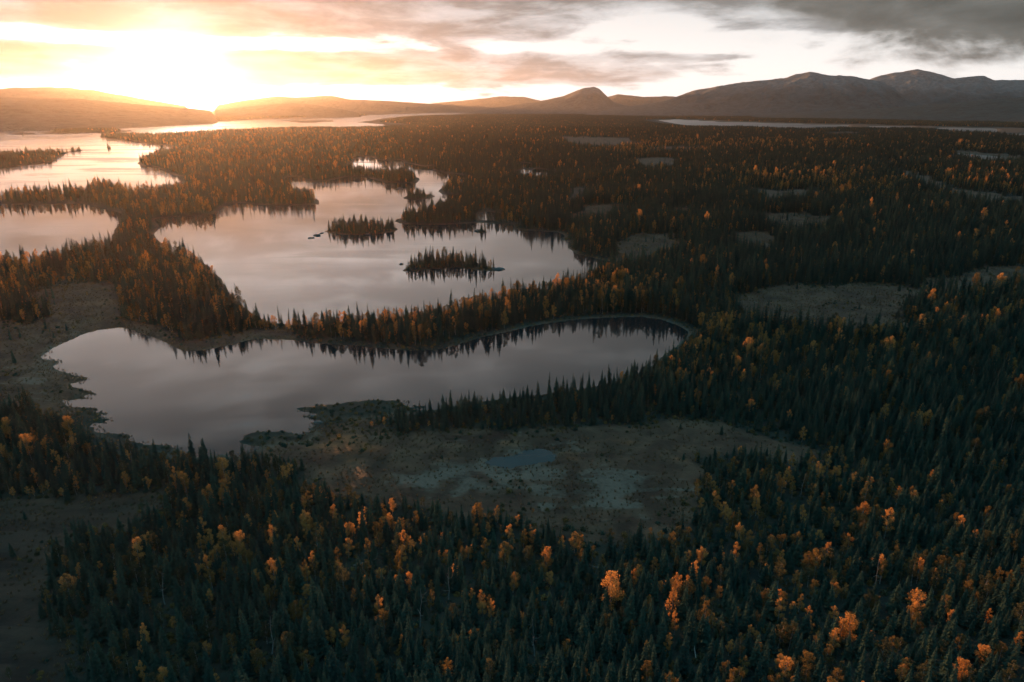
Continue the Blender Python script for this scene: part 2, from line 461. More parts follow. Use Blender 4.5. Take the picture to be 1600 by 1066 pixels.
land = np.maximum(SHORE, 0)
hill = smooth(20, 220, np.minimum(land, np.maximum(sd_bog, 0) + 30))
fb = fbm(GX / 420, GY / 420, 4, 21)
und = np.clip(fb - 0.32, 0, 1) * np.clip(GR / 60, 8, 26) * smooth(0, 600, np.where(GR > 2500, land, 600))
fore = 15 * smooth(330, 130, GR)
fore_w = smooth(0, 120, np.maximum(sd_bog, 0)) * smooth(0, 150, land)
GZ = np.where(SHORE > 0, 0.02 + 0.9 * smooth(0, 14, land) + 0.6 * smooth(10, 60, land) + hill * und + fore * fore_w * smooth(-10, 60, sd_slope),
              np.maximum(SHORE * 0.10, -2.0))
GZ += np.where(SHORE > 3, ((fbm(GX / 6, GY / 6, 3, 31) - 0.5) * 0.9 + (0.5 - np.abs(2 * fbm(GX / 26, GY / 9, 3, 37) - 1)) * 0.5) * BOGM * smooth(0, 20, land), 0)
GZ = GZ.astype(np.float32)


def grid_lookup(arr, x, y):
    """bilinear value of a ground array at x, y (inside the finely divided sector)"""
    a = np.arctan2(x, y); t = CAM_H / np.hypot(x, y)
    ia = (a - az_in[0]) / (az_in[1] - az_in[0])
    it = np.interp(t, tt, np.arange(NR))
    i0 = np.clip(np.floor(ia).astype(int), 0, NAI - 2); j0 = np.clip(np.floor(it).astype(int), 0, NR - 2)
    fa = np.clip(ia - i0, 0, 1); fj = np.clip(it - j0, 0, 1)
    return (arr[j0, i0] * (1 - fa) + arr[j0, i0 + 1] * fa) * (1 - fj) + (arr[j0 + 1, i0] * (1 - fa) + arr[j0 + 1, i0 + 1] * fa) * fj


# ------------------------------------------------------------------ materials
def new_mat(name):
    m = bpy.data.materials.new(name)
    m.use_nodes = True
    m.node_tree.nodes.clear()
    T = NT(m.node_tree)
    out = T.node('ShaderNodeOutputMaterial')
    return m, T, out


def principled(T, out, **kw):
    b = T.node('ShaderNodeBsdfPrincipled')
    for k, v in kw.items():
        k = k.replace('_', ' ')
        if isinstance(v, tuple) and len(v) == 3:
            v = (*v, 1.0)
        T.put(b.inputs[k], v)
    T.l.new(b.outputs[0], out.inputs['Surface'])
    return b


def mat_ground():
    m, T, out = new_mat('moss_heath_and_bog')
    geo = T.node('ShaderNodeNewGeometry')
    pos = V(T, geo.outputs['Position'])
    bog = T.attr('bog'); pale = T.attr('pale'); rust = T.attr('rust'); shore = T.attr('shore'); dry = T.attr('slope')
    n_big = T.noise(pos, 0.012, 6, 0.6)
    n_mid = T.noise(pos, 0.09, 6, 0.62, 0.4)
    n_fine = T.noise(pos, 0.9, 5, 0.65)
    stre = T.noise(T.vmul(pos, (0.04, 0.16, 0.1)), 1.0, 6, 0.65, 0.8)
    floor = T.mix(T.sstep(0.35, 0.65, n_mid), (0.010, 0.015, 0.013), (0.026, 0.028, 0.020))
    sedge = T.mix(T.sstep(0.30, 0.70, n_mid), (0.038, 0.020, 0.013), (0.098, 0.056, 0.034))
    sedge = T.mix(T.sstep(0.52, 0.70, stre) * 0.8, sedge, (0.040, 0.016, 0.011))
    sedge = T.mix(T.sstep(0.55, 0.72, n_big) * 0.5, sedge, (0.070, 0.046, 0.030))
    lichen = T.mix(T.sstep(0.34, 0.62, n_fine * 0.5 + n_mid * 0.5), (0.046, 0.034, 0.025), (0.125, 0.094, 0.070))
    rusty = T.mix(T.sstep(0.35, 0.65, n_mid), (0.070, 0.028, 0.014), (0.16, 0.070, 0.032))
    bogc = T.mix(T.sstep(0.42, 0.66, pale * 0.52 + (stre - 0.5) * 1.8 + (n_mid - 0.5) * 1.4 + 0.08), sedge, lichen)
    bogc = T.mix(T.sstep(0.45, 0.70, rust * 0.85 + (stre - 0.5) * 1.0 + (n_mid - 0.5) * 0.9), bogc, rusty)
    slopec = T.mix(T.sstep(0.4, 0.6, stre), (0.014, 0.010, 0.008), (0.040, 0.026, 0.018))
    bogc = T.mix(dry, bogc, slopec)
    c = T.mix(T.sstep(0.3, 0.7, bog + (n_mid - 0.5) * 0.5), floor, bogc)
    shc = T.mix(n_fine, (0.060, 0.048, 0.036), (0.125, 0.10, 0.076))
    c = T.mix(shore, c, shc)
    c = T.mix(T.sstep(0.45, 0.75, n_fine) * 0.45, c, T.mix(0.5, c, (0.02, 0.02, 0.012)))
    bump = T.node('ShaderNodeBump')
    bump.inputs['Strength'].default_value = 0.8
    bump.inputs['Distance'].default_value = 0.6
    T.put(bump.inputs['Height'], n_fine * 0.6 + n_mid)
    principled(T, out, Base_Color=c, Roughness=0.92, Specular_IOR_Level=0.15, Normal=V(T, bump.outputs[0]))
    return m


def mat_water(name, deep, rough):
    m, T, out = new_mat(name)
    geo = T.node('ShaderNodeNewGeometry')
    pos = V(T, geo.outputs['Position'])
    wind = T.noise(T.vmul(pos, (0.0045, 0.014, 1.0)), 1.0, 5, 0.6, 0.6)
    rip = T.noise(T.vmul(pos, (0.5, 0.9, 1.0)), 1.0, 3, 0.5)
    band = T.sstep(0.48, 0.66, wind)
    bump = T.node('ShaderNodeBump')
    bump.inputs['Distance'].default_value = 0.05
    T.put(bump.inputs['Strength'], band * 0.22 + 0.015)
    T.put(bump.inputs['Height'], rip)
    principled(T, out, Base_Color=deep, Roughness=band * 0.14 + rough, IOR=1.37, Specular_IOR_Level=0.5, Normal=V(T, bump.outputs[0]))
    return m


def mat_leaf(name, dark, light, trans, hue_jit=0.8, tcol=None):
    m, T, out = new_mat(name)
    oi = T.node('ShaderNodeObjectInfo')
    rnd = V(T, oi.outputs['Random'])
    tc = T.node('ShaderNodeTexCoord')
    n = T.noise(V(T, tc.outputs['Object']), 1.3, 3, 0.6)
    f = T.m('MULTIPLY_ADD', rnd, hue_jit, n * 0.8 - 0.15 * 1.0, clamp=True)
    c = T.mix(f, dark, light)
    d = T.node('ShaderNodeBsdfDiffuse')
    T.put(d.inputs['Color'], c)
    tr = T.node('ShaderNodeBsdfTranslucent')
    T.put(tr.inputs['Color'], c if tcol is None else T.mix(0.5, c, tcol))
    mx = T.node('ShaderNodeMixShader')
    mx.inputs[0].default_value = trans
    T.l.new(d.outputs[0], mx.inputs[1]); T.l.new(tr.outputs[0], mx.inputs[2])
    T.l.new(mx.outputs[0], out.inputs['Surface'])
    return m


def mat_bark(name, a, b, scale):
    m, T, out = new_mat(name)
    tc = T.node('ShaderNodeTexCoord')
    n = T.noise(T.vmul(V(T, tc.outputs['Object']), (1.0, 1.0, 3.0)), scale, 4, 0.6)
    principled(T, out, Base_Color=T.mix(T.sstep(0.4, 0.6, n), a, b), Roughness=0.9, Specular_IOR_Level=0.2)
    return m


def mat_hill(name, low, high, snowline):
    m, T, out = new_mat(name)
    geo = T.node('ShaderNodeNewGeometry')
    pos = V(T, geo.outputs['Position'])
    sp = T.node('ShaderNodeSeparateXYZ')
    T.l.new(geo.outputs['Position'], sp.inputs[0])
    n = T.noise(pos, 0.004, 8, 0.62)
    n2 = T.noise(pos, 0.02, 6, 0.65)
    f = T.sstep(snowline * 0.55, snowline * 1.25, V(T, sp.outputs[2]) + (n - 0.5) * snowline * 1.3)
    woods = T.mix(T.sstep(0.35, 0.65, n2), low, tuple(q * 1.9 for q in low))
    fell = T.mix(T.sstep(0.35, 0.65, n2), high, tuple(q * 0.55 for q in high))
    bump = T.node('ShaderNodeBump')
    bump.inputs['Strength'].default_value = 0.9
    bump.inputs['Distance'].default_value = 30.0
    T.put(bump.inputs['Height'], n2)
    principled(T, out, Base_Color=T.mix(f, woods, fell), Roughness=0.95, Specular_IOR_Level=0.1, Normal=V(T, bump.outputs[0]))
    return m


M_GROUND = mat_ground()
M_LAKE = mat_water('lake_water', (0.012, 0.014, 0.015), 0.02)
M_FAR = mat_water('breezy_far_water', (0.02, 0.022, 0.024), 0.30)
M_NORTH = mat_water('rippled_lake_water', (0.012, 0.014, 0.015), 0.10)
M_POOL = mat_water('peat_pool_water', (0.012, 0.034, 0.036), 0.015)
M_POND = mat_water('dark_pond_water', (0.010, 0.013, 0.014), 0.015)
M_NEEDLE = mat_leaf('spruce_needles', (0.015, 0.034, 0.032), (0.040, 0.066, 0.048), 0.28)
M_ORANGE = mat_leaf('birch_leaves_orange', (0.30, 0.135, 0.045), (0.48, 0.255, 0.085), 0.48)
M_GOLD = mat_leaf('birch_leaves_gold', (0.105, 0.068, 0.028), (0.19, 0.125, 0.046), 0.42)
M_OLIVE = mat_leaf('birch_leaves_olive', (0.038, 0.040, 0.024), (0.080, 0.078, 0.042), 0.38)
M_BARK = mat_bark('spruce_bark', (0.05, 0.037, 0.028), (0.10, 0.08, 0.065), 3.0)
M_WHITE = mat_bark('birch_bark', (0.34, 0.33, 0.31), (0.10, 0.09, 0.085), 2.0)
M_DEAD = mat_bark('bleached_dead_wood', (0.24, 0.22, 0.20), (0.13, 0.12, 0.11), 2.0)
M_ROCK = mat_bark('grey_lake_rock', (0.045, 0.042, 0.04), (0.10, 0.095, 0.09), 1.2)
M_SEDGE = mat_leaf('sedge', (0.075, 0.042, 0.022), (0.18, 0.115, 0.062), 0.3)
M_FELL = mat_hill('fell_side', (0.020, 0.030, 0.030), (0.11, 0.125, 0.125), 300.0)
M_WOODED = mat_hill('wooded_hill', (0.016, 0.025, 0.023), (0.05, 0.057, 0.054), 420.0)

# ------------------------------------------------------------------ ground, islands and water from the one plan
idx = np.arange(NR * NA).reshape(NR, NA)
nx = np.roll(idx, -1, axis=1)
QUADS = np.stack([idx[:-1], idx[1:], nx[1:], nx[:-1]], axis=-1)      # (NR-1, NA, 4), facing up
ALLV = np.stack([GX, GY, GZ], -1).reshape(-1, 3)


def sub_mesh(name, mask, mat, z=None, smooth_=True):
    q = QUADS[mask]
    used, inv = np.unique(q, return_inverse=True)
    v = ALLV[used].copy()
    if z is not None:
        v[:, 2] = z
    o = mesh_obj(name, v, inv.reshape(-1, 4), mat, smooth=smooth_)
    return o, used


def cellmin(a):
    return np.minimum(np.minimum(a[:-1], a[1:]), np.minimum(np.roll(a, -1, 1)[:-1], np.roll(a, -1, 1)[1:]))


taken = np.zeros((NR - 1, NA), bool)
ATTR = {}
PALE = [[(600, 740), (680, 720), (735, 706), (800, 688), (870, 680), (935, 683), (955, 700), (900, 722), (990, 736), (1070, 760), (1076, 790), (1010, 822), (900, 800), (800, 786), (700, 790), (610, 775)],
        [(975, 712), (1020, 712), (1030, 728), (985, 732)], [(1100, 715), (1160, 712), (1150, 735), (1095, 745)],
        [(40, 575), (60, 545), (130, 505), (140, 515), (85, 548), (60, 580), (95, 640), (70, 635)]]
RUST = [[(862, 705), (890, 700), (915, 712), (928, 728), (890, 732), (868, 722)], [(1035, 706), (1068, 708), (1078, 728), (1045, 726)],
        [(640, 725), (720, 708), (790, 690), (850, 684), (860, 692), (790, 704), (730, 722), (650, 735)],
        [(486, 690), (505, 672), (560, 676), (620, 700), (600, 725), (540, 730), (500, 715)],
        [(900, 676), (990, 690), (1000, 705), (960, 706)]]
SOFT = np.clip(0.05 * GR, 6, 60)
ATTR['bog'] = BOGM
ATTR['pale'] = np.clip(0.5 - np.minimum.reduce([sdf_poly(p, GX, GY) for p in PALE]) / (2 * SOFT), 0, 1)
ATTR['rust'] = np.clip(0.5 - np.minimum.reduce([sdf_poly(p, GX, GY) for p in RUST]) / (2 * SOFT), 0, 1)
ATTR['shore'] = smooth(0.006 * GR + 2.5, 0.0, np.abs(SHORE)) * 0.85 * smooth(0.36, 0.62, fbm(GX / 24, GY / 24, 3, 161)) * (SW['bog_pool'] > 25)
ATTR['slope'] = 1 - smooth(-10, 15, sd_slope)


def add_attrs(o, used):
    for k, a in ATTR.items():
        at = o.data.attributes.new(k, 'FLOAT', 'POINT')
        at.data.foreach_set('value', a.reshape(-1)[used].astype(np.float32))


ISL_LABEL = {
    'oval': 'oval island of spruce and birch nearest the forested strip', 'long': 'long low island ending in loose rocks on its left',
    'small': 'small round wooded island in the middle of the upper lake', 'west': 'wooded island cut by the left edge of the photo',
    'spit': 'thin dark island below the far left hills', 'islet': 'tiny low island beside the thin one at far left',
    'islet_2': 'single speck of an island in the bright left lake', 'islet_3': 'flat island in the far strait right of the sun',
    'bar': 'bare gravel bar left of the small round island', 'bar_2': 'bare gravel bar near the right shore of the lake'}
for k in ISL:
    m = (cellmin(SI[k]) < 14) & ~taken
    if k == 'spit' or k == 'islet_3' or k == 'west' or k == 'islet':
        m = (cellmin(SI[k]) < 30) & ~taken
    m &= cellmin(SW['lake']) < 0 if k in ('oval', 'long', 'small', 'bar', 'bar_2') else cellmin(SW['lake_north']) < 0
    taken |= m
    o, used = sub_mesh('island', m, M_GROUND)
    add_attrs(o, used)
    tag(o, ISL_LABEL[k], kind='structure')
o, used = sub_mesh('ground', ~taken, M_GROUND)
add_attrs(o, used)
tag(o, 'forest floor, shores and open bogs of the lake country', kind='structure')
W_LABEL = {'lake': 'island dotted lake mirroring the sky', 'lake_north': 'broad bright lake below the sun', 'lake_bay': 'bay of the lake at the left edge',
           'pond': 'still pond between the forested strips', 'bog_pool': 'small dark pool in the pale bog'}
wt = np.zeros((NR - 1, NA), bool)
for k in WATERS:
    m = (cellmin(SW[k]) < 1.5) & ~wt
    m[:, NAI - 1:] = False
    wt |= m
    nm = 'pond' if k == 'pond' else 'pool' if 'pool' in k else 'lake'
    o, used = sub_mesh(nm, m, M_POOL if k == 'bog_pool' else M_POND if nm != 'lake' else M_FAR if k.startswith('far') else M_NORTH if k == 'lake_north' else M_LAKE, 0.0)
    tag(o, W_LABEL.get(k, 'sliver of water far off between dark woods'), kind='structure')


# ------------------------------------------------------------------ hills and fells
def prof_z(px, py, r):
    """height that stands at skyline spot (px, py) when the crest is r metres away"""
    a = px - CX; b = -(py - CY)
    cp, sp = math.cos(PITCH), math.sin(PITCH)
    dx, dy, dz = a, F_PX * cp + b * sp, -F_PX * sp + b * cp
    return np.arctan2(dx, dy), CAM_H + dz * r / np.hypot(dx, dy)


def hill_range(name, label, prof, r_crest, r_front, r_back, mat, seed, rough=1.0, na=260, nt=60):
    pr = np.array(prof, float)
    a, z = prof_z(pr[:, 0], pr[:, 1], r_crest)
    aa = np.linspace(a[0], a[-1], na)
    # smooth interpolation of the skyline
    zz = np.interp(aa, a, z)
    ker = np.array([1, 2, 3, 2, 1]) / 9.0
    zz = np.convolve(np.pad(zz, 2, mode='edge'), ker, 'valid')
    u = np.linspace(-1, 1, nt)
    A, U = np.meshgrid(aa, u, indexing='ij')
    front = np.broadcast_to(np.asarray(r_front, float), (na,)) if np.ndim(r_front) == 0 else np.interp(aa, np.linspace(a[0], a[-1], len(r_front)), r_front)
    R = np.where(U < 0, r_crest + U * (r_crest - front[:, None]), r_crest + U * (r_back - r_crest))
    X, Y = R * np.sin(A), R * np.cos(A)
    bell = np.clip(1 - np.abs(U) ** 1.35, 0, 1) ** 1.15
    rid = 1 - np.abs(2 * fbm(X / 900, Y / 900, 5, seed) - 1)
    rid = (rid - rid.mean())
    side = bell * (1 - bell) * 4
    rid2 = 1 - np.abs(2 * fbm(X / 330, Y / 330, 4, seed + 3) - 1)
    Z = zz[:, None] * bell + zz[:, None] * rough * (0.60 * rid + 0.22 * (rid2 - rid2.mean())) * side
    Z += (fbm(X / 170, Y / 170, 4, seed + 9) - 0.5) * np.clip(zz[:, None], 0, 400) * 0.11 * rough * np.minimum(1, bell * 3)
    edge = np.minimum(1, np.minimum(np.arange(na), na - 1 - np.arange(na)) / 6.0)
    Z = Z * np.where(edge < 1, edge, 1)[:, None]
    Z = Z - 3.0
    Z[:, 0] = -8; Z[:, -1] = -8
    ii = np.arange(na * nt).reshape(na, nt)
    q = np.stack([ii[:-1, :-1], ii[1:, :-1], ii[1:, 1:], ii[:-1, 1:]], -1).reshape(-1, 4)
    q = q[:, ::1]
    o = mesh_obj(name, np.stack([X, Y, Z], -1).reshape(-1, 3), q, mat, smooth=True)
    tag(o, label, kind='structure')
    return o


hill_range('hills', 'pale farthest hills left of the lone peak', [(640, 166), (690, 160), (740, 155), (780, 150.5), (818, 151), (845, 157), (880, 166)], 15400, 14200, 15800, M_WOODED, 41, 0.6)
hill_range('hills', 'pale farthest hills between the peak and the long fell', [(920, 166), (945, 152), (965, 147), (985, 148.5), (1005, 151), (1040, 150), (1070, 152), (1100, 162)], 15400, 14200, 15800, M_WOODED, 43, 0.6)
hill_range('hills', 'far blue hills right of the sun', [(330, 166), (380, 157), (430, 150.5), (465, 152), (495, 150), (520, 149.5), (545, 155), (600, 157), (660, 161), (715, 165), (745, 172)], 13000, 11800, 14600, M_WOODED, 45, 0.6)
hill_range('hills', 'low hill across the strait right of the sun', [(330, 172), (380, 167), (420, 163), (455, 160.5), (490, 163), (530, 170), (565, 177)], 7800, 7000, 9300, M_WOODED, 47, 0.8)
hill_range('hills', 'far flat topped hills at the left edge', [(-260, 146), (-100, 143), (0, 139), (25, 136.5), (60, 136), (105, 137), (140, 140), (170, 145), (215, 153), (260, 160), (300, 167)], 13500, 11500, 15500, M_WOODED, 49, 0.7)
hill_range('hills', 'broad wooded hill behind the left lake', [(-300, 155), (-150, 152), (0, 152), (60, 151.5), (120, 154), (180, 159), (230, 163.5), (290, 168), (340, 174)], 6400, [3500, 3550, 3600, 3900, 4600], 8200, M_WOODED, 51, 0.7)
hill_range('mountain', 'lone pointed peak in the middle of the skyline', [(715, 178), (745, 173), (780, 166), (830, 160), (858, 154.5), (880, 149.5), (898, 142), (910, 137), (918, 136), (928, 135), (937, 139), (946, 148), (958, 159), (975, 164), (1000, 168), (1030, 174)], 9800, 8200, 11500, M_FELL, 53, 0.6, 400)
hill_range('mountain', 'round topped far fell at the right edge', [(1300, 160), (1335, 135), (1365, 121.5), (1400, 112.5), (1435, 109), (1462, 114), (1492, 122), (1515, 120), (1538, 118), (1556, 126), (1600, 124), (1660, 120), (1800, 122), (1900, 140)], 12600, 10200, 15000, M_FELL, 55, 0.8, 400)
hill_range('mountain', 'long dark fell to the right of the lone peak', [(905, 177), (960, 168), (1000, 164), (1040, 157.5), (1062, 149), (1085, 141.5), (1120, 134.5), (1160, 127.5), (1200, 124.5), (1226, 123), (1243, 116.5), (1266, 113), (1290, 116), (1320, 119), (1352, 122), (1380, 128), (1402, 141), (1420, 154), (1450, 163), (1500, 172)], 9000, 7000, 11500, M_FELL, 57, 0.9, 500)
hill_range('hills', 'dark wooded foothill at the right edge', [(1150, 183), (1230, 177), (1300, 172.5), (1420, 166), (1500, 159), (1600, 150.5), (1700, 144), (1850, 150), (1950, 170)], 6600, [5700, 5500, 5000, 4600, 4400], 8200, M_WOODED, 59, 0.6, 400)

# ------------------------------------------------------------------ trees
def tube(vs, fs, p0, p1, r0, r1, n=5):
    a = np.array(p0, float); b = np.array(p1, float)
    d = b - a; d /= np.linalg.norm(d) + 1e-9
    u = np.cross(d, (0.3, 0.9, 0.2)); u /= np.linalg.norm(u); v = np.cross(d, u)
    i0 = len(vs)
    for c, r in ((a, r0), (b, r1)):
        for k in range(n):
            t = 2 * math.pi * k / n
            vs.append(tuple(c + r * (math.cos(t) * u + math.sin(t) * v)))
    for k in range(n):
        fs.append((i0 + k, i0 + (k + 1) % n, i0 + n + (k + 1) % n, i0 + n + k))


def spruce_meshes(seed, H=12.0, wide=1.0, sparse=1.0):
    R = random.Random(seed)
    tv, tf = [], []
    tube(tv, tf, (0, 0, -0.3), (0, 0, H * 0.55), 0.15, 0.09, 6)
    tube(tv, tf, (0, 0, H * 0.55), (0, 0, H * 0.985), 0.09, 0.012, 5)
    v, f = [], []
    z = H * R.uniform(0.04, 0.10)
    while z < H * 0.97:
        q = z / H
        L = wide * (1.75 * (1 - q) ** 0.72) * min(1, 0.62 + q * 2.2) + 0.10
        nb = max(4, int((9 - 4 * q) * sparse))
        a0 = R.random() * 6.28
        for k in range(nb):
            if R.random() < 0.10: continue
            a = a0 + 6.283 * k / nb + R.uniform(-0.25, 0.25)
            l = L * R.uniform(0.62, 1.18)
            zz = z + R.uniform(-0.2, 0.2)
            droop = l * R.uniform(0.30, 0.55)
            ca, sa = math.cos(a), math.sin(a)
            w = l * R.uniform(0.26, 0.40) + 0.06
            i = len(v)
            # inner ridge, middle with two drooping wings, tip turned up a little
            v.append((0.05 * ca, 0.05 * sa, zz))
            v.append((l * 0.55 * ca, l * 0.55 * sa, zz - droop * 0.55))
            v.append((l * 0.50 * ca - w * sa, l * 0.50 * sa + w * ca, zz - droop * 0.95 - 0.08))
            v.append((l * 0.50 * ca + w * sa, l * 0.50 * sa - w * ca, zz - droop * 0.95 - 0.08))
            v.append((l * ca, l * sa, zz - droop * 0.86))
            f += [(i, i + 2, i + 1), (i, i + 1, i + 3), (i + 1, i + 2, i + 4), (i + 1, i + 4, i + 3)]
        z += H * (0.036 - 0.012 * q) * R.uniform(0.85, 1.15)
    i = len(v)                                             # leading shoot
    for k in range(4):
        a = k * 1.57
        v.append((0.13 * math.cos(a), 0.13 * math.sin(a), H * 0.945))
    v.append((0, 0, H * 1.02))
    f += [(i + k, i + (k + 1) % 4, i + 4) for k in range(4)]
    return (tv, tf), (v, f)


def birch_meshes(seed, H=9.0, wide=1.0, n_leaf=620, fork=False):
    R = random.Random(seed)
    tv, tf = [], []
    top = np.array((R.uniform(-.3, .3), R.uniform(-.3, .3), H * 0.93))
    mid = np.array((R.uniform(-.2, .2), R.uniform(-.2, .2), H * 0.45))
    tube(tv, tf, (0, 0, -0.3), mid, 0.13, 0.085, 6)
    tube(tv, tf, mid, top, 0.085, 0.015, 5)
    blobs = []
    n_l = 13
    for k in range(n_l):
        q = (k + 0.5) / n_l
        zb = H * (0.16 + 0.76 * q)
        base = mid * (zb / (H * .45)) if zb < H * .45 else mid + (top - mid) * ((zb - H * .45) / (H * .48))
        a = k * 2.4 + R.uniform(-.5, .5)
        L = wide * H * 0.155 * (math.sin(math.pi * min(1, (q * 0.80 + 0.20))) ** 0.75 + 0.15) * R.uniform(0.75, 1.25)
        tip = base + np.array((math.cos(a) * L, math.sin(a) * L, L * R.uniform(0.5, 1.0)))
        tube(tv, tf, base, tip, 0.035, 0.01, 4)
        blobs.append((base * 0.35 + tip * 0.65, 0.27 * L + 0.40 * wide))
        blobs.append((tip, 0.20 * L + 0.30 * wide))
    blobs.append((top, 0.5 * wide))
    v, f = [], []
    wsum = [b[1] ** 2 for b in blobs]
    for _ in range(n_leaf):
        c, r = R.choices(blobs, wsum)[0]
        d = np.array([R.gauss(0, 1) for _ in range(3)]); d /= np.linalg.norm(d) + 1e-9
        p = c + d * r * R.random() ** 0.45 * np.array((1, 1, 1.15))
        n = d + np.array([R.gauss(0, .7) for _ in range(3)]); n /= np.linalg.norm(n) + 1e-9
        u = np.cross(n, (R.gauss(0, 1), R.gauss(0, 1), R.gauss(0, 1))); u /= np.linalg.norm(u) + 1e-9
        w = np.cross(n, u)
        s = R.uniform(0.09, 0.19)
        i = len(v)
        v += [tuple(p + u * s), tuple(p + w * s * 0.8), tuple(p - u * s), tuple(p - w * s * 0.8)]
        f.append((i, i + 1, i + 2, i + 3))
    return (tv, tf), (v, f)


def make_mesh(name, vf, mat, smooth_=False):
    me = bpy.data.meshes.new(name)
    me.from_pydata(vf[0], [], vf[1])
    me.materials.append(mat)
    me.update()
    return me


SPR = []       # (height, trunk mesh, crown mesh)
for s, H, wd, sp in ((1, 12, 1.0, 1.0), (2, 12, 0.82, 1.0), (3, 12, 1.18, 1.0), (4, 12, 0.70, 0.85), (5, 12, 0.95, 0.75)):
    a, b = spruce_meshes(s, H, wd, sp)
    SPR.append((H, make_mesh('trunk', a, M_BARK), make_mesh('crown', b, M_NEEDLE)))
BIR = []       # (height, trunk mesh, {colour: crown mesh})
for s, H, wd, nl in ((11, 9, 1.0, 1500), (12, 9, 0.80, 1300), (13, 9, 1.2, 1700), (14, 9, 0.92, 1000)):
    a, b = birch_meshes(s, H, wd, nl)
    tr = make_mesh('trunk', a, M_WHITE)
    BIR.append((H, tr, {c: make_mesh('crown', b, mt) for c, mt in (('orange', M_ORANGE), ('gold', M_GOLD), ('olive', M_OLIVE))}))


# where trees stand
rng = np.random.default_rng(7)


def jitter_ring(r0, r1, cell, half=44):
    n = int(r1 / cell) + 1
    gx, gy = np.meshgrid(np.arange(-n, n + 1), np.arange(0, n + 1))
    x = (gx.ravel() + rng.uniform(-.48, .48, gx.size)) * cell
    y = (gy.ravel() + rng.uniform(-.48, .48, gx.size)) * cell
    r = np.hypot(x, y)
    k = (r >= r0) & (r < r1) & (np.abs(np.arctan2(x, y)) < math.radians(half))
    return x[k], y[k]


def forest_points(r0, r1, cell):
    x, y = jitter_ring(r0, r1, cell)
    r = np.hypot(x, y)
    sh = grid_lookup(SHORE, x, y); bog = grid_lookup(sd_bog, x, y); st = grid_lookup(sd_stand, x, y); sl = grid_lookup(sd_slope, x, y)
    isl = grid_lookup(sd_isl, x, y)
    z = grid_lookup(GZ, x, y)
    dens = fbm(x / 45, y / 45, 3, 61)
    u = rng.random(x.size)
    keep = (sh > np.where(isl < 0, 1.5, 3.0 + 5 * dens)) & ((bog > 2) | (u < 0.05 * smooth(-60, 0, bog) * smooth(0.45, 0.62, dens) + 0.006))
    keep &= u < 0.55 + 0.9 * np.clip(dens - 0.22, 0, 1)
    keep &= ~((sl < 0) & (bog < 2) & (u > 0.02)) & (grid_lookup(sd_marsh, x, y) > 8)
    x, y, z, sh, bog, st, isl, r = (q[keep] for q in (x, y, z, sh, bog, st, isl, r))
    n = x.size
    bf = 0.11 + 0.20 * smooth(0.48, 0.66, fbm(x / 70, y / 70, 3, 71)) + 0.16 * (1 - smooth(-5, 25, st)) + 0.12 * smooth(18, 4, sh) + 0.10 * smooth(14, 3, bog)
    kind = (rng.random(n) < bf).astype(int)          # 1 = birch
    hh = 6.4 + 4.6 * smooth(160, 430, r) + 2.5 * smooth(400, 1500, r)
    hh = hh * (0.62 + 0.55 * fbm(x / 28, y / 28, 2, 81)) * np.clip(rng.normal(0.96, 0.30, n), 0.36, 1.7)
    edge = np.minimum(1, 0.5 + np.minimum(sh / 12, np.maximum(bog, 0) / 14))
    hh = hh * np.where(isl < 0, np.clip(0.5 + sh / 16, 0, 0.85), edge)
    hb = hh * np.where(rng.random(n) < np.where(st < 10, 0.22, 0.07), 0.98, 0.74)
    hh = np.where(kind == 1, hb, hh)
    return dict(x=x, y=y, z=z, kind=kind, h=hh, r=r, st=st)


parts = [forest_points(64, 420, 2.05), forest_points(420, 800, 2.8), forest_points(800, 1500, 4.0), forest_points(1500, 3200, 7.0)]
FT = {k: np.concatenate([p[k] for p in parts]) for k in parts[0]}
NTREE = FT['x'].size
FT['wide'] = np.where(FT['r'] > 1500, 1.5, 1.05) * rng.uniform(0.85, 1.2, NTREE)
FT['wide'] = FT['wide'] * np.where(FT['kind'] == 1, 0.72, 1.0)
FT['tx'] = rng.normal(0, 0.035, NTREE); FT['ty'] = rng.normal(0, 0.035, NTREE)
FT['rot'] = rng.uniform(0, 6.283, NTREE)
FT['var'] = rng.integers(0, 1000, NTREE)
u = rng.random(NTREE)
lush = fbm(FT['x'] / 50, FT['y'] / 50, 3, 91)
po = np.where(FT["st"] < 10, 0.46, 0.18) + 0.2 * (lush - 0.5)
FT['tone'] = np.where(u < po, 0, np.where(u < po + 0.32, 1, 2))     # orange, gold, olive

# bare dead trees stand in small gaps
SNAGS = [(655, 955, (8.5, 0.10, 1), 'tall bleached dead trunk below the bog pool'), (548, 850, (6.5, 1.15, 2), 'pale dead trunk fallen slantwise left of the bog'),
         (1090, 1012, (7.5, 1.2, 3), 'pale fallen trunk near the bottom, right of the middle'), (700, 905, (7.5, 0.15, 4), 'thin leaning dead trunk among orange birches'),
         (945, 850, (7.0, 0.9, 5), 'steeply leaning dead tree at the lower edge of the bog'), (1255, 745, (8.0, 0.12, 6), 'upright dead tree at the right end of the bog'),
         (250, 905, (7.0, 0.2, 7), 'dead tree by the dark slope at lower left'), (420, 985, (8.0, 0.1, 8), 'bare grey dead tree low in the left half'),
         (835, 1000, (8.0, 0.06, 9), 'upright dead tree at bottom centre'), (1370, 900, (8.5, 0.1, 10), 'bare dead tree in the right third of the near forest')]
SNAG_XY = {}
gap = np.zeros(NTREE, bool)
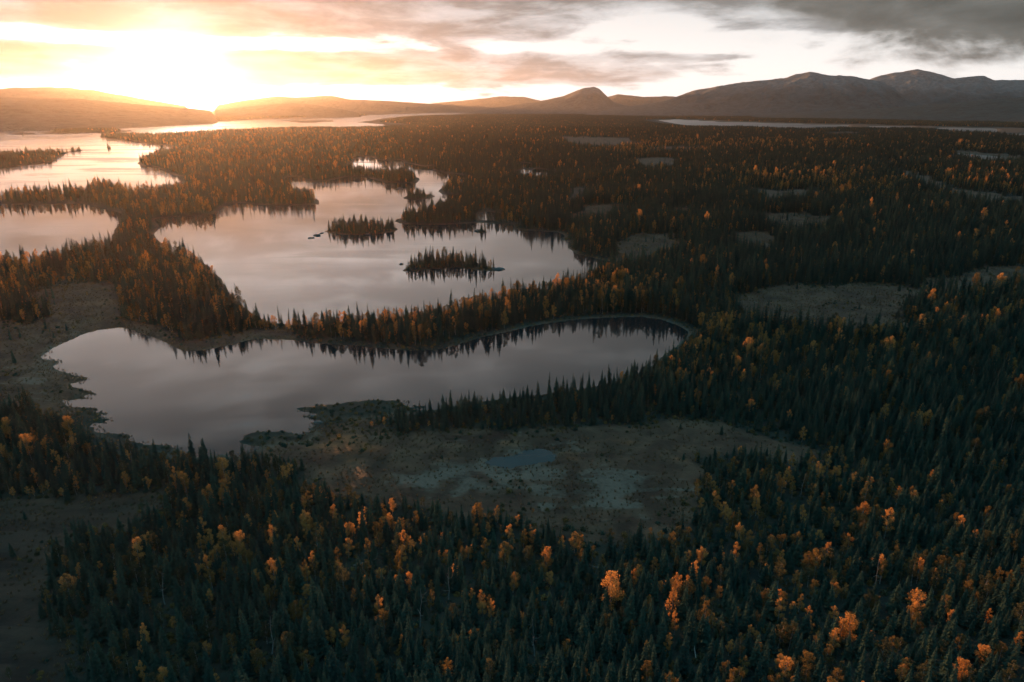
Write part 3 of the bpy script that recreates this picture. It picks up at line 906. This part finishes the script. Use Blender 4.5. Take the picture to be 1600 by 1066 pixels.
for (qx, qy, _, _) in SNAGS:
    wx, wy = ray_ground(qx, qy, 8.0)
    SNAG_XY[(qx, qy)] = (float(wx), float(wy))
    gap |= (np.hypot(FT['x'] - wx, FT['y'] - wy) < 2.6) | ((np.abs(FT['x'] - wx * (FT['r'] / np.hypot(wx, wy))) < 1.6) & (FT['r'] < np.hypot(wx, wy)) & (FT['r'] > np.hypot(wx, wy) - 6))
FT = {k_: a_[~gap] for k_, a_ in FT.items()}
NTREE = FT['x'].size
# the largest 300 of each kind in the frame stand as trees of their own
px, py = project(FT['x'], FT['y'], FT['z'] + FT['h'] * 0.7)
inside = (px > 8) & (px < 1592) & (py > 8) & (py < 1052)
size = FT['h'] / np.sqrt(FT['r'] ** 2 + (CAM_H - FT['z']) ** 2)
single = np.zeros(NTREE, bool)
for kd in (0, 1):
    c = np.where(inside & (FT['kind'] == kd))[0]
    c = c[np.argsort(-size[c])][:296]
    single[c] = True


def geo_instancer(name, pts, scales, rots, index, source, label, category_kind='stuff'):
    """one stuff object: many copies of the sources of a collection on the points of a mesh"""
    me = bpy.data.meshes.new(name)
    me.vertices.add(len(pts))
    me.vertices.foreach_set('co', np.asarray(pts, np.float32).ravel())
    a = me.attributes.new('inst_scale', 'FLOAT_VECTOR', 'POINT'); a.data.foreach_set('vector', np.asarray(scales, np.float32).ravel())
    a = me.attributes.new('inst_rot', 'FLOAT_VECTOR', 'POINT'); a.data.foreach_set('vector', np.asarray(rots, np.float32).ravel())
    a = me.attributes.new('inst_index', 'INT', 'POINT'); a.data.foreach_set('value', np.asarray(index, np.int32))
    me.update()
    o = bpy.data.objects.new(name, me)
    COL.objects.link(o)
    ng = bpy.data.node_groups.new(name, 'GeometryNodeTree')
    ng.interface.new_socket('Geometry', in_out='INPUT', socket_type='NodeSocketGeometry')
    ng.interface.new_socket('Geometry', in_out='OUTPUT', socket_type='NodeSocketGeometry')
    N, L = ng.nodes, ng.links
    gi, go = N.new('NodeGroupInput'), N.new('NodeGroupOutput')
    ci = N.new('GeometryNodeCollectionInfo')
    ci.inputs['Collection'].default_value = source
    ci.inputs['Separate Children'].default_value = True
    ci.inputs['Reset Children'].default_value = True
    iop = N.new('GeometryNodeInstanceOnPoints')
    iop.inputs['Pick Instance'].default_value = True

    def named(nm, t):
        nd = N.new('GeometryNodeInputNamedAttribute')
        nd.data_type = t
        nd.inputs['Name'].default_value = nm
        return [s for s in nd.outputs if s.enabled and s.name == 'Attribute'][0]
    L.new(gi.outputs[0], iop.inputs['Points'])
    L.new(ci.outputs[0], iop.inputs['Instance'])
    L.new(named('inst_index', 'INT'), iop.inputs['Instance Index'])
    L.new(named('inst_scale', 'FLOAT_VECTOR'), iop.inputs['Scale'])
    L.new(named('inst_rot', 'FLOAT_VECTOR'), iop.inputs['Rotation'])
    L.new(iop.outputs[0], go.inputs[0])
    md = o.modifiers.new('scatter', 'NODES')
    md.node_group = ng
    tag(o, label, kind=category_kind)
    return o


def joined(name, meshes):
    """one source object of several meshes (trunk + crown) with both materials"""
    bm = bmesh.new()
    me = bpy.data.meshes.new(name)
    for i, m in enumerate(meshes):
        n0 = len(bm.faces)
        bm.from_mesh(m)
        bm.faces.ensure_lookup_table()
        for fc in bm.faces[n0:]:
            fc.material_index = i
        me.materials.append(m.materials[0])
    bm.to_mesh(me); bm.free()
    return bpy.data.objects.new(name, me)


src_s = bpy.data.collections.new('spruce_sources')
for i, (H, t, c) in enumerate(SPR):
    src_s.objects.link(joined(f'spruce_source_{i}', [t, c]))
src_b = bpy.data.collections.new('birch_sources')
for tone in ('orange', 'gold', 'olive'):
    for i, (H, t, c) in enumerate(BIR):
        src_b.objects.link(joined(f'birch_source_{"abc"[("orange", "gold", "olive").index(tone)]}{i}', [t, c[tone]]))


def scatter(mask, kd, name, label):
    s = np.where(mask & (FT['kind'] == kd) & ~single)[0]
    H0 = 12.0 if kd == 0 else 9.0
    hs = FT['h'][s] / H0
    # crowns keep more of their girth when a tree is short
    wd = hs ** 0.75 * FT['wide'][s]
    pts = np.stack([FT['x'][s], FT['y'][s], FT['z'][s] - 0.05], -1)
    sc = np.stack([wd, wd, hs], -1)
    ro = np.stack([FT['tx'][s], FT['ty'][s], FT['rot'][s]], -1)
    ix = FT['var'][s] % 5 if kd == 0 else FT['tone'][s] * 4 + FT['var'][s] % 4
    return geo_instancer(name, pts, sc, ro, ix, src_s if kd == 0 else src_b, label)


allm = np.ones(NTREE, bool)
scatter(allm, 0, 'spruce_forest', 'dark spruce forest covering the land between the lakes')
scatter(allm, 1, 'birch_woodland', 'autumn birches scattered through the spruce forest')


# far woods: patches of some thirty small trees
def patch_mesh(seed, mat_a, mat_b, size=34.0, n=34):
    R = random.Random(seed)
    v, f, mi = [], [], []
    for _ in range(n):
        x, y = R.uniform(-.5, .5) * size, R.uniform(-.5, .5) * size
        b = R.random() < 0.16
        h = R.uniform(8, 15) * (0.8 if b else 1); w = R.uniform(1.6, 2.6) * (1.35 if b else 1)
        a0 = R.random() * 6
        tiers = ((0.02, 1.0, 0.62), (0.36, 0.72, 1.0)) if not b else ((0.15, 0.75, 0.75), (0.42, 1.0, 1.0))
        for zb, ww, zt in tiers:
            i = len(v)
            for k in range(5):
                a = a0 + k * 1.2566 + R.uniform(-.2, .2)
                rr = w * ww * R.uniform(.75, 1.2)
                v.append((x + rr * math.cos(a), y + rr * math.sin(a), h * (zb + R.uniform(-.03, .03))))
            v.append((x, y, h * zt))
            f += [(i + k, i + (k + 1) % 5, i + 5) for k in range(5)]
            mi += [1 if b else 0] * 5
    me = bpy.data.meshes.new('wood_patch')
    me.from_pydata(v, [], f)
    me.materials.append(mat_a); me.materials.append(mat_b)
    me.polygons.foreach_set('material_index', mi)
    me.update()
    return bpy.data.objects.new('wood_patch', me)


src_p = bpy.data.collections.new('patch_sources')
for i in range(4):
    src_p.objects.link(patch_mesh(200 + i, M_NEEDLE, (M_GOLD, M_OLIVE, M_OLIVE, M_ORANGE)[i]))
x, y = jitter_ring(3200, 9000, 30.0)
sh = grid_lookup(SHORE, x, y); bg = grid_lookup(sd_bog, x, y); z = grid_lookup(GZ, x, y)
k = (sh > 45) & (bg > 12) & ~((sh < 150) & ((x > 500) | (np.hypot(x, y) > 3600))) & (rng.random(x.size) < 0.55 + 0.5 * fbm(x / 160, y / 160, 3, 61))
x, y, z = x[k], y[k], z[k]
n = x.size
geo_instancer('far_forest', np.stack([x, y, z - 0.2], -1), np.ones((n, 3)) * rng.uniform(0.85, 1.15, (n, 1)), np.stack([np.zeros(n), np.zeros(n), rng.uniform(0, 6.28, n)], -1), rng.integers(0, 4, n), src_p, 'far woods reading as one dark carpet below the fells')

# ------------------------------------------------------------------ the nearest trees, each one a thing
COLS = ['by the dark slope', 'in the left third', 'left of centre', 'below the bog pool', 'right of the pool', 'right of centre', 'in the right third', 'by the right edge']
ROWS = [(1020, 'bottom row'), (985, 'second row up'), (950, 'third row up'), (915, 'fourth row up'), (870, 'fifth row up'), (0, 'upper rows')]
ORD = ['first', 'second', 'third', 'fourth', 'fifth', 'sixth', 'seventh', 'eighth', 'ninth', 'tenth', 'eleventh', 'twelfth', 'thirteenth', 'fourteenth', 'fifteenth']
SP_LOOK = ['dense', 'slim', 'broad', 'needle thin', 'ragged']
BI_LOOK = ['rounded', 'slender', 'spreading', 'thin leaved']
TONE = ['orange', 'dull gold', 'olive']


def single_trees(kd):
    ids = np.where(single & (FT['kind'] == kd))[0]
    name, cat = ('spruce_tree', 'spruce') if kd == 0 else ('birch_tree', 'birch')
    zones = {}
    for i in ids:
        c = min(7, int(px[i] // 200)); r = next(j for j, (yy, _) in enumerate(ROWS) if py[i] >= yy)
        if kd == 0:
            look = ('tall ' if FT['h'][i] > 7.6 else 'short ' if FT['h'][i] < 5.4 else '') + SP_LOOK[FT['var'][i] % 5] + ' spruce'
        else:
            look = BI_LOOK[FT['var'][i] % 4] + ' ' + TONE[FT['tone'][i]] + ' birch'
        zones.setdefault((look, r, c), []).append(i)
    for (look, r, c), mem in zones.items():
        mem.sort(key=lambda i: px[i])
        for j, i in enumerate(mem):
            if len(mem) == 1:
                lab = f'only {look} {COLS[c]}, {ROWS[r][1]} of forest'
            else:
                lab = f'{ORD[j]} {look} from left {COLS[c]}, {ROWS[r][1]}'
            H, tr, cr = SPR[FT['var'][i] % 5] if kd == 0 else BIR[FT['var'][i] % 4]
            if kd == 1:
                cr = cr[('orange', 'gold', 'olive')[FT['tone'][i]]]
            e = bpy.data.objects.new(name, None)
            e.empty_display_size = 0.5
            COL.objects.link(e)
            hs = FT['h'][i] / H
            w = hs ** 0.75 * FT['wide'][i]
            e.location = (FT['x'][i], FT['y'][i], FT['z'][i] - 0.05)
            e.rotation_euler = (FT['tx'][i], FT['ty'][i], FT['rot'][i])
            e.scale = (w, w, hs)
            tag(e, lab, cat, 'spruces of the near forest' if kd == 0 else 'birches of the near forest')
            for nm, me in (('trunk', tr), ('crown', cr)):
                o = bpy.data.objects.new(nm, me)
                COL.objects.link(o)
                o.parent = e


single_trees(0)
single_trees(1)


# ------------------------------------------------------------------ sedge, low bushes, rocks and dead wood
def tuft_mesh(seed, n=14, spread=0.45, h=0.7):
    R = random.Random(seed)
    v, f = [], []
    for _ in range(n):
        a = R.random() * 6.28; d = R.random() ** 0.5 * spread * 0.5
        bx, by = d * math.cos(a), d * math.sin(a)
        hh = h * R.uniform(0.6, 1.1); lean = R.uniform(0.1, 0.5)
        t = R.random() * 6.28; w = 0.05
        i = len(v)
        v += [(bx - w * math.cos(t), by - w * math.sin(t), -0.05), (bx + w * math.cos(t), by + w * math.sin(t), -0.05),
              (bx + lean * math.cos(a) * hh, by + lean * math.sin(a) * hh, hh)]
        f.append((i, i + 1, i + 2))
    me = bpy.data.meshes.new('sedge_tuft'); me.from_pydata(v, [], f); me.materials.append(M_SEDGE); me.update()
    return bpy.data.objects.new('sedge_tuft', me)


def bush_mesh(seed, mat):
    R = random.Random(seed)
    v, f = [], []
    for _ in range(90):
        d = np.array([R.gauss(0, 1), R.gauss(0, 1), abs(R.gauss(0, 1))]); d /= np.linalg.norm(d)
        p = d * R.uniform(0.35, 1.0) * np.array((0.85, 0.85, 1.0)) * R.uniform(0.7, 1.1)
        u = np.array([R.gauss(0, 1) for _ in range(3)]); u /= np.linalg.norm(u)
        w = np.cross(u, d); w /= np.linalg.norm(w) + 1e-9
        q = R.uniform(0.10, 0.20); i = len(v)
        v += [tuple(p + u * q), tuple(p + w * q), tuple(p - u * q), tuple(p - w * q)]
        f.append((i, i + 1, i + 2, i + 3))
    me = bpy.data.meshes.new('bush'); me.from_pydata(v, [], f); me.materials.append(mat); me.update()
    return bpy.data.objects.new('bush', me)


src_t = bpy.data.collections.new('tuft_sources')
for i in range(3): src_t.objects.link(tuft_mesh(300 + i))
x, y = jitter_ring(64, 760, 1.25, 42)
bg = grid_lookup(sd_bog, x, y); sh = grid_lookup(SHORE, x, y); z = grid_lookup(GZ, x, y)
cl = fbm(x / 7, y / 7, 3, 131)
md = grid_lookup(sd_marsh, x, y)
k = ((bg < 4) & (sh > 0.3) & (rng.random(x.size) < 0.22 + 1.8 * np.clip(cl - 0.42, 0, 1))) | ((md < 6) & (sh < 1.5) & (sh > -2.0) & (rng.random(x.size) < 0.7)) \
    | ((sh > 0.2) & (sh < 3.5) & (rng.random(x.size) < 0.6))
x, y, z, sh = x[k], y[k], z[k], sh[k]
n = x.size
geo_instancer('sedge', np.stack([x, y, np.maximum(z, -0.05)], -1), np.stack([rng.uniform(.8, 1.7, n)] * 2 + [rng.uniform(.45, 1.1, n)], -1), np.stack([np.zeros(n), np.zeros(n), rng.uniform(0, 6.28, n)], -1), rng.integers(0, 3, n), src_t, 'brown sedge on the bogs and along the shores')
src_u = bpy.data.collections.new('bush_sources')
for i, mt in enumerate((M_OLIVE, M_GOLD, M_OLIVE, M_NEEDLE)): src_u.objects.link(bush_mesh(320 + i, mt))
x, y = jitter_ring(64, 620, 2.2, 42)
bg = grid_lookup(sd_bog, x, y); sh = grid_lookup(SHORE, x, y); z = grid_lookup(GZ, x, y)
cl = fbm(x / 14, y / 14, 3, 141)
k = (sh > 1.5) & (rng.random(x.size) < np.where(bg > 2, 0.75, 0.7 * smooth(-9, 3, bg) * smooth(0.40, 0.6, cl) + 1.6 * np.clip(cl - 0.60, 0, 1)))
x, y, z, bg = x[k], y[k], z[k], bg[k]
n = x.size
g = rng.uniform(.5, 1.3, n)
geo_instancer('undergrowth', np.stack([x, y, z - 0.05], -1), np.stack([g, g, g * rng.uniform(.6, 1.2, n)], -1), np.stack([np.zeros(n), np.zeros(n), rng.uniform(0, 6.28, n)], -1), rng.integers(0, 4, n), src_u, 'low willow and heath bushes under the trees and round the bogs')


def rock(px_, py_, w, h, seed, label):
    X, Y = ray_ground(px_, py_)
    bm = bmesh.new()
    bmesh.ops.create_icosphere(bm, subdivisions=3, radius=1.0)
    R = random.Random(seed)
    ox, oy = R.uniform(0, 50), R.uniform(0, 50)
    for vt in bm.verts:
        c = vt.co
        q = 0.72 + 0.55 * float(fbm(np.array([c.x * 1.3 + ox + c.z]), np.array([c.y * 1.3 + oy - c.z]), 3, seed)[0])
        vt.co = c * q
        vt.co.x *= w; vt.co.y *= w * 0.7; vt.co.z *= h
    me = bpy.data.meshes.new('rock'); bm.to_mesh(me); bm.free(); me.materials.append(M_ROCK)
    o = bpy.data.objects.new('rock', me); COL.objects.link(o)
    o.location = (X, Y, 0.0); o.rotation_euler = (0, 0, R.uniform(-.4, .4))
    tag(o, label, 'rock', 'rocks standing in the lake')


for a in ((486.5, 372, 2.6, 0.8, 1, 'outermost of three low rocks off the tip of the long island'), (495.5, 368, 3.2, 1.2, 2, 'middle and largest of three rocks off the tip of the long island'),
          (502.5, 364.5, 1.8, 0.7, 3, 'small rock closest to the tip of the long island'), (778, 421, 4.0, 1.1, 4, 'grey rock at the right tip of the oval island'),
          (627, 413, 1.5, 0.9, 5, 'small rock in the water left of the oval island'), (749, 361, 4.5, 1.6, 6, 'rock on the bare gravel bar in the bright water'),
          (624, 294.5, 5.0, 1.2, 7, 'flat rock on the bar left of the small round island'), (575, 366.5, 2.2, 0.9, 8, 'pale rock below the shore of the long island'),
          (488, 652, 1.2, 0.7, 9, 'rock in the shallow end of the pond'), (497, 661, 1.5, 0.7, 10, 'rock at the point where the pond meets the bog')):
    rock(*a)


def dead_tree(x0, y0, h, lean, seed, label):
    R = random.Random(seed)
    e = bpy.data.objects.new('dead_tree', None); COL.objects.link(e)
    z0 = float(grid_lookup(GZ, np.array([x0]), np.array([y0]))[0])
    e.location = (x0, y0, z0); e.rotation_euler = (0, lean, R.random() * 6.28); e.empty_display_size = 0.5
    tag(e, label, 'dead tree', 'bleached dead trees in the near forest')
    v, f = [], []
    p = np.array((0., 0., -0.3)); r = 0.15; pts = []
    for kx in range(6):
        q = p + np.array((R.uniform(-.18, .18), R.uniform(-.18, .18), (h + 0.3) / 6)); r1 = r * 0.74
        tube(v, f, p, q, r, r1, 6); pts.append((q, r1)); p, r = q, r1
    o = mesh_obj('trunk', v, f, M_DEAD, e, smooth=True)
    for kx in range(7):
        q, r = pts[R.randrange(1, 6)]
        a = R.random() * 6.28; L = R.uniform(0.7, 1.7)
        v, f = [], []
        m1 = q + np.array((math.cos(a) * L * .6, math.sin(a) * L * .6, R.uniform(-.2, .4)))
        tube(v, f, q, m1, r * .5, r * .35, 4)
        tube(v, f, m1, m1 + np.array((math.cos(a + .3) * L * .4, math.sin(a + .3) * L * .4, R.uniform(0, .5))), r * .35, r * .1, 4)
        mesh_obj('branch', v, f, M_DEAD, e)


for (qx, qy, z0, dtxt) in SNAGS:
    dead_tree(*SNAG_XY[(qx, qy)], *z0, dtxt)


# ------------------------------------------------------------------ haze: the evening air
hz_top = 780.0
bm = bmesh.new()
bmesh.ops.create_cube(bm, size=1.0)
me = bpy.data.meshes.new('haze')
for vtx in bm.verts:
    vtx.co.x *= 33000.0; vtx.co.y *= 33000.0
    vtx.co.z = hz_top if vtx.co.z > 0 else -9.5
bm.to_mesh(me); bm.free()
haze = bpy.data.objects.new('haze', me)
COL.objects.link(haze)
m, T, out = new_mat('evening_haze')
pv = T.node('ShaderNodeVolumePrincipled')
pv.inputs['Color'].default_value = (0.92, 0.94, 0.96, 1)
pv.inputs['Density'].default_value = HAZE_DENSITY
pv.inputs['Anisotropy'].default_value = HAZE_G
T.l.new(pv.outputs[0], out.inputs['Volume'])
me.materials.append(m)
tag(haze, kind='stuff')
